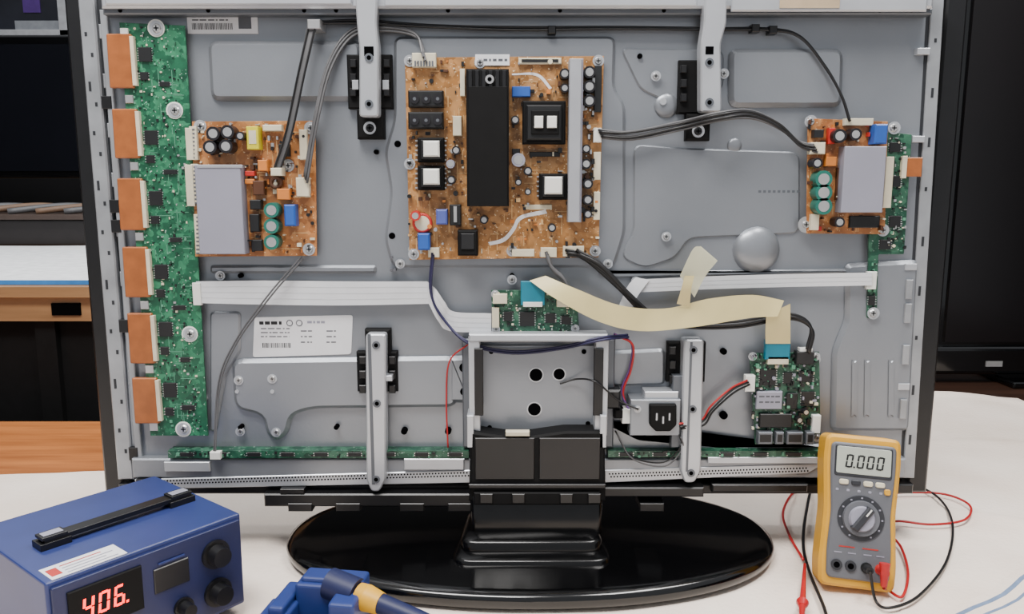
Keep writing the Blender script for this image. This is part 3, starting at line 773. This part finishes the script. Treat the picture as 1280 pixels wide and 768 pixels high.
o.part('display'); lb_(0.018,0.098,-0.004,0,0.062,0.114,MATB,0.001)
R3=Vector((u.x,u.y,0)); N3=Vector((-w.x,-w.y,0))
seg7(o,'406.',M@Vector((0.030,-0.0042,0.078)),R3,(0,0,1),N3,0.024,LED)
o.part('knobs')
for x,z,rr in ((0.19,0.092,.018),(0.19,0.042,.018),(0.145,0.042,.012)):
    o.cyl((x,-0.001,z),(0,-1,0),rr,.004,BLK,28,None,M); o.cyl((x,-0.005,z),(0,-1,0),rr*.75,.014,BLK,28,rr*.65,M)
lb_(0.112,0.155,-0.003,0,0.072,0.102,BLK,0.001); lb_(0.118,0.15,-0.0036,-0.002,0.106,0.108,BL)
for x in (.035,.055,.075): lb_(x,x+.012,-.004,0,.03,.04,BLK,.001)
o.part('warning_label'); lb_(0.008,0.088,0.006,0.040,Hs,Hs+0.0006,LABEL); 
for k in range(4): lb_(0.026,0.08-0.01*(k%2),0.010+k*.007,0.012+k*.007,Hs+.0006,Hs+.0008,REDC if k==3 else LAV)
lb_(0.011,0.022,0.013,0.032,Hs+.0006,Hs+.0008,REDC)
o.part('carry_handle',0.0015)
hy=0.096
lb_(0.034,Lw-0.018,hy-.009,hy+.009,Hs+.006,Hs+.012,BLK)
for x in (0.028,Lw-0.048): lb_(x,x+.034,hy-.012,hy+.012,Hs,Hs+.008,BLK); lb_(x+.003,x+.031,hy-.010,hy+.010,Hs+.011,Hs+.0145,BLK); lb_(x+.006,x+.028,hy-.006,hy+.006,Hs+.0145,Hs+.0155,LAV)
o.part('vents')
for k in range(8): lb_(Lw-0.0005,Lw+0.0006,0.06+k*.014,0.066+k*.014,.03,.09,HOLE)
o.done()

# =============================================================== IRON HOLDER + IRON
HB=mat('blue_plastic',(34,52,112),0.45,0,0.1); HBD=mat('navy_plastic',(20,28,68),0.5,0,0.1)
o=Obj('soldering_iron_holder'); o.part('base',0.004)
dx=Vector((0.018,-0.028,0))
c=Vector((-0.25,-0.215,0.003))+dx
M=Matrix.Translation(c)@Matrix.Rotation(math.radians(-8),4,'Z')
def hb(x0,x1,y0,y1,z0,z1,m): o.box(x0,x1,y0,y1,z0,z1,m,0,M)
hb(-.07,.06,-.08,.05,0,.014,HBD); hb(-.055,-.035,-.03,.035,.014,.048,HB); hb(.02,.052,-.03,.03,.014,.058,HB); hb(-.035,.02,.005,.035,.014,.06,HB)
hb(-.03,.05,.012,.04,.045,.066,HB); hb(-.066,-.03,-.045,.01,.014,.038,HB); hb(-.02,.03,-.06,-.02,.014,.03,HBD)
o.part('sleeve'); p0=Vector((-.215,-.21,.056))+dx; ax=Vector((.095,-.040,-.016)).normalized()
o.cyl(p0-ax*.03,ax,.019,.04,HBD,24); o.done()
o=Obj('soldering_iron'); YG=mat('yellow_grip',(214,160,30),0.5); 
o.part('grip'); o.cyl(p0+ax*.012,ax,.0145,.012,YG,24,.016); o.cyl(p0+ax*.024,ax,.016,.02,YG,24,.013)
o.part('handle'); o.cyl(p0+ax*.044,ax,.012,.05,HBD,24,.0105); o.cyl(p0+ax*.094,ax,.0105,.05,HBD,24,.008)
o.part('tip'); o.cyl(p0-ax*.05,ax,.003,.063,SILV,12,.006)
o.part('cord'); q=p0+ax*.144; o.tube([q-ax*.005,q+ax*.05+Vector((0,0,-.01)),q+ax*.09+Vector((.01,-.03,-.02)),Vector((.0,-.52,.007)),Vector((-.2,-.7,.007))],.0035,BLKC)
o.done()

# =============================================================== MULTIMETER
YM=mat('meter_yellow',(204,150,34),0.5,0,0.06); GM=mat('meter_grey',(92,94,100),0.5,0,0.06); LCD=mat('meter_lcd',(166,172,162),0.25,0,0.04); GMD=mat('meter_dark',(38,40,46),0.5)
o=Obj('multimeter')
base=T(1067,739,0)
M=Matrix.Translation(base+Vector((0,0.0,0.0055)))@Matrix.Rotation(math.radians(-9),4,'Z')@Matrix.Rotation(math.radians(-15),4,'X')@Matrix.Rotation(math.radians(3.0),4,'Y')
def mp(poly,y0,y1,m,r,ch=0.001):
    pl=rnd([Vector(p) for p in poly],r,5); fr=inset(pl,ch); n=len(pl)
    v=[(p.x,y0,p.y) for p in pl]+[(p.x,y1+ch,p.y) for p in pl]+[(p.x,y1,p.y) for p in fr]; f=[]
    for i in range(n):
        j=(i+1)%n; f.append((i,j,n+j,n+i)); f.append((n+i,n+j,2*n+j,2*n+i))
    f.append(tuple(range(2*n,3*n))); f.append(tuple(range(n))[::-1]); o.add(v,f,m,False,M)
def R(x0,z0,x1,z1): return [(x0,z0),(x1,z0),(x1,z1),(x0,z1)]
o.part('holster'); mp([(-.048,0),(.048,0),(.050,.03),(.046,.10),(.050,.17),(.048,.203),(-.048,.203),(-.050,.17),(-.046,.10),(-.050,.03)],.03,-.012,YM,.010,.004)
o.part('face'); mp([(-.040,.012),(.040,.012),(.041,.05),(.038,.10),(.042,.16),(.042,.193),(-.042,.193),(-.042,.16),(-.038,.10),(-.041,.05)],0,-.016,GM,.008,.002)
o.part('display'); mp(R(-.037,.148,.037,.190),0,-.0172,GMD,.004,.001); mp(R(-.035,.152,.035,.188),0,-.0178,LCD,.003,.0004)
seg7(o,'0.000',M@Vector((-.024,-.0179,.160)),M.to_3x3()@Vector((1,0,0)),M.to_3x3()@Vector((0,0,1)),M.to_3x3()@Vector((0,-1,0)),.018,CHIP)
o.part('buttons')
for k in range(4):
    x=-.03+k*.0155; mp(R(x,.137,x+.012,.144),0,-.0185,CREAM if k!=1 else GMD,.003,.001)
mp(R(.028,.128,.036,.136),0,-.0185,YM,.003,.001)
for x in (-.034,-.02,-.006,.008,.022): mp(R(x,.128,x+.004,.131),0,-.0165,LAV,.001,.0003)
o.part('dial'); o.cyl((0,-.016,.094),(0,-1,0),.030,.0015,GMD,36,None,M); o.cyl((0,-.0175,.094),(0,-1,0),.024,.004,GM,32,.023,M); o.cyl((0,-.0215,.094),(0,-1,0),.017,.004,LAV,32,.015,M)
MM=M@Matrix.Translation((0,0,.094))@Matrix.Rotation(math.radians(35),4,'Y'); o.box(-.005,.005,-.030,-.02,-.018,.018,GMD,.002,MM); o.box(-.001,.001,-.0305,-.0295,.006,.017,WHITE,0,MM)
for k in range(11):
    a=math.radians(-150+k*30); x=.027*math.sin(a); z=.094+.027*math.cos(a); o.box(x-.0012,x+.0012,-.0178,-.0174,z-.001,z+.001,LAV,0,M)
o.part('jacks')
for k,(x,m) in enumerate(((-.028,REDC),(-.010,REDC),(.010,CHIP),(.028,REDC))):
    o.cyl((x,-.016,.03),(0,-1,0),.0072,.0022,GMD if k<2 else m,20,None,M); o.cyl((x,-.0182,.03),(0,-1,0),.004,.0003,HOLE,14,None,M)
for x in (-.032,-.014,.006,.022): o.box(x,x+.01,-.0165,-.016,.046,.0475,LAV,0,M); 
for x in (-.026,.004): o.box(x,x+.02,-.0165,-.016,.054,.0555,REDC,0,M)
o.part('plugs'); o.cyl((.028,-.018,.03),(0,-1,0),.0065,.02,REDW,18,.0055,M); o.cyl((.028,-.034,.042),(0,0,-1),.0070,.030,REDW,18,.004,M)
o.cyl((.010,-.018,.03),(0,-1,0),.0058,.016,BLKC,18,.005,M)
o.part('tilt_stand'); 
a=M@Vector((0,.03,.13)); bq=Vector((a.x+.015,a.y+.07,0.004)); 
for s_ in (-.028,.028):
    t=M.to_3x3()@Vector((s_,0,0)); o.tube([a+t,bq+Vector((t.x,t.y,0))],.003,YM)
o.done()
pr=M@Vector((.028,-.034,.010)); pk=M@Vector((.010,-.034,.03))
def lead(name,pts,m,r=.0020):
    o=Obj(name); o.tube(pts,r,m); return o.done()
def tt(l,z=.0055): return [T(x,y,z) for x,y in l]
lead('test_lead',[pr]+tt([(1110,738),(1128,746),(1135,716),(1126,684),(1110,664),(1120,652),(1165,656),(1206,650),(1212,632),(1180,618),(1130,616),(1080,620),(1030,608),(995,614),(979,640),(986,668),(1004,700)]),REDW)
lead('test_lead',[pk]+tt([(1095,752),(1114,760),(1150,744),(1184,700),(1190,652),(1170,620),(1130,600)]),BLKC)
lead('test_lead',tt([(1090,606),(1045,604),(1018,606),(1008,640),(1004,680),(1012,716),(1030,760),(1040,800)]),BLKC,.0024)
def probe(a,b_,m,tipm):
    o=Obj('test_probe'); a=Vector(a);b_=Vector(b_); d=(b_-a); L=d.length; d.normalize()
    o.part('handle'); o.cyl(a,d,.0022,L*.3,m,14,.003); o.cyl(a+d*L*.3,d,.003,L*.35,m,14,.0045); o.cyl(a+d*L*.62,d,.008,.010,m,16,.005); o.cyl(a+d*(L*.62+.01),d,.0045,L*.15,m,14,.003)
    o.part('tip'); o.cyl(a+d*(L*.77+.01),d,.0012,L*.15,SILV,8,.0004); o.done()
probe(T(1006,706,.011),T(1001,788,.011),REDW,SILV)

# =============================================================== BACKGROUND LEFT
o=Obj('storage_bench'); WL=wood('pine_wood',(132,98,64),(160,122,84),0.5)
bz=0.30
o.part('top',0.002); o.box(-3.2,-0.55,0.76,2.9,bz-.03,bz-.002,WL)
o.part('frame')
for x in (-3.1,-2.2,-1.62,-1.18,-0.62): o.box(x,x+.05,0.80,0.85,FL,bz-.03,MATB)
o.box(-3.2,-0.55,0.78,0.80,bz-.09,bz-.03,WL)
for x in (-1.56,-1.34,-1.12,-.9): o.box(x,x+.07,.775,.781,bz-.075,bz-.045,HOLE)
o.box(-3.2,-0.55,0.82,0.84,FL,bz-.09,MATB)
for x in (-3.1,-.62): o.box(x,x+.05,2.8,2.85,FL,bz-.03,MATB)
o.done()
o=Obj('paper_sheet'); PW=mat('white_paper',(228,230,232),0.8)
v=[];f=[]; n=12
for i in range(n+1):
    x=-2.6+1.9*i/n
    for y in (0.79,1.93): v.append((x,y,bz+.003+.002*math.sin(i)))
for i in range(n): f.append((2*i,2*i+2,2*i+3,2*i+1))
o.add(v,f,PW); 
v=[(p[0],.788,bz+.010) for p in v[::2]]+[(p[0],.788,bz-.001) for p in v[::2]]
o.add(v,[(i,i+1,n+2+i,n+1+i) for i in range(n)],mat('blue_hem',(50,120,190),0.8)); o.done()
o=Obj('computer_monitor'); o.part('housing',0.01); o.box(-3.4,-1.72,2.38,2.48,bz+.26,1.16,GLOSS)
o.part('screen'); o.box(-3.36,-1.76,2.375,2.38,bz+.29,1.12,mat('screen_dark',(12,13,18),0.15,0,.1,3))
o.part('foot',0.005); o.box(-2.6,-2.0,2.3,2.5,bz+.0,bz+.02,BLK); o.box(-2.4,-2.3,2.41,2.46,bz+.02,bz+.28,BLK); o.done()
o=Obj('equipment_case'); DB=mat('dark_case',(30,26,26),0.5); o.part('shell',0.006); o.box(-2.9,-1.45,1.96,2.22,bz+.0,bz+.10,DB)
o.part('lid',0.004); o.box(-2.92,-1.43,1.94,2.24,bz+.10,bz+.12,mat('case_lid',(64,52,46),0.4)); 
o.part('tools'); TT=mat('tan_tool',(110,86,68),.6)
for k in range(7): o.tube([Vector((-2.3+k*.11,2.0,bz+.13)),Vector((-2.15+k*.12,2.1,bz+.15)),Vector((-2.0+k*.12,2.2,bz+.13))],.012,(GREYC if k%2 else TT))
o.done()
o=Obj('picture_frame'); yy=3.35
def FP(px,py): 
    r=ray(px,py); t=(D+yy)/r.y; return r.x*t, H+r.z*t
x1,z0=FP(90,50); x0,z1=FP(-60,-60); g=mat('frame_grey',(190,192,196),.4)
o.part('frame',0.004)
o.box(x0,x1,yy-.03,yy+.04,z0,z0+.05,g); o.box(x1-.05,x1,yy-.03,yy+.04,z0,z1,g); o.box(x0,x0+.05,yy-.03,yy+.04,z0,z1,g); o.box(x0,x1,yy-.03,yy+.04,z1-.05,z1,g)
o.part('panel'); o.box(x0+.04,x1-.04,yy,yy+.03,z0+.04,z1-.04,mat('panel_dark',(40,42,50),.3,0,.4,4))
a,b2=FP(20,38); c2,d2=FP(78,26); o.box(a,c2,yy-.005,yy,b2,d2,mat('panel_grey',(150,154,160),.4)); a,b2=FP(30,16); c2,d2=FP(50,0); o.box(a,c2,yy-.006,yy,b2,d2,mat('violet_print',(84,52,130),.5))
o.done()
# =============================================================== BACKGROUND RIGHT
o=Obj('flat_screen_television'); o.part('bezel',0.012)
sx0=1.14
o.box(sx0,3.0,1.02,1.08,0.03,1.5,GLOSS); o.box(sx0,3.0,1.0,1.05,0.02,0.10,GLOSS)
o.part('screen'); o.box(sx0+.05,2.95,1.012,1.02,0.11,1.45,mat('screen_glass',(10,7,8),0.22,0,.3,2))
o.part('stand',0.006); o.box(1.35,1.85,.95,1.15,-.006,.012,GLOSS); o.box(1.55,1.7,1.04,1.09,.01,.06,GLOSS)
o.part('logo_strip'); o.box(1.30,1.345,.997,1.0,.045,.06,SILV)
o.done()
o=Obj('television_cabinet'); o.part('carcass',0.004); o.box(.72,3.1,1.3,1.8,FL,-.05,WOODD); o.part('top',0.004); o.box(.70,3.12,1.28,1.82,-.05,-.02,WOODD)
o.part('knobs'); 
for x in (1.2,1.8): o.cyl((x,1.3,-.3),(0,-1,0),.015,.02,SILV)
o.done()

# =============================================================== ROOM
def plane_obj(name,x0,x1,y0,y1,z0,z1,m):
    o=Obj(name); o.box(x0,x1,y0,y1,z0,z1,m); return o.done()
WALL=mat('wall_paint_dark',(24,23,25),.85,0,.2,3); 
plane_obj('floor',-4,4,-3.5,3.6,FL-.05,FL,mat('floor_vinyl',(58,54,52),.6,0,.2,5))
plane_obj('wall_back',-4,4,3.4,3.5,FL,2.2,WALL)
plane_obj('wall_left',-4.1,-4,-3.5,3.5,FL,2.2,WALL); plane_obj('wall_right',4,4.1,-3.5,3.5,FL,2.2,WALL)

w=bpy.data.worlds.new('World'); bpy.context.scene.world=w; w.use_nodes=True
w.node_tree.nodes['Background'].inputs[0].default_value=(0.92,0.95,1,1); w.node_tree.nodes['Background'].inputs[1].default_value=0.62
def area(name,loc,tgt,sx,sy,e,col=(1,1,1)):
    l=bpy.data.lights.new(name,'AREA'); l.shape='RECTANGLE'; l.size=sx; l.size_y=sy; l.energy=e; l.color=col
    ob=bpy.data.objects.new(name,l); bpy.context.collection.objects.link(ob); ob.location=loc
    ob.rotation_euler=(Vector(tgt)-Vector(loc)).to_track_quat('-Z','Y').to_euler(); return ob
area('ceiling_light',(-0.5,-0.85,2.1),(-0.2,-.15,0.1),1.2,0.5,70,(1,.97,.94))
area('ceiling_light',(0.9,-0.2,2.1),(0.6,0,0.0),1.2,0.4,50,(1,.97,.94))
area('ceiling_light',(-1.6,1.2,2.1),(-1.6,1.2,0),1.0,0.5,34)
cam=bpy.data.cameras.new('camera'); co=bpy.data.objects.new('camera',cam); bpy.context.collection.objects.link(co)
co.location=(0,-D,H); co.rotation_euler=(math.pi/2-TH,0,0); cam.sensor_width=36; cam.lens=F/1280*36; cam.clip_start=0.01
bpy.context.scene.camera=co
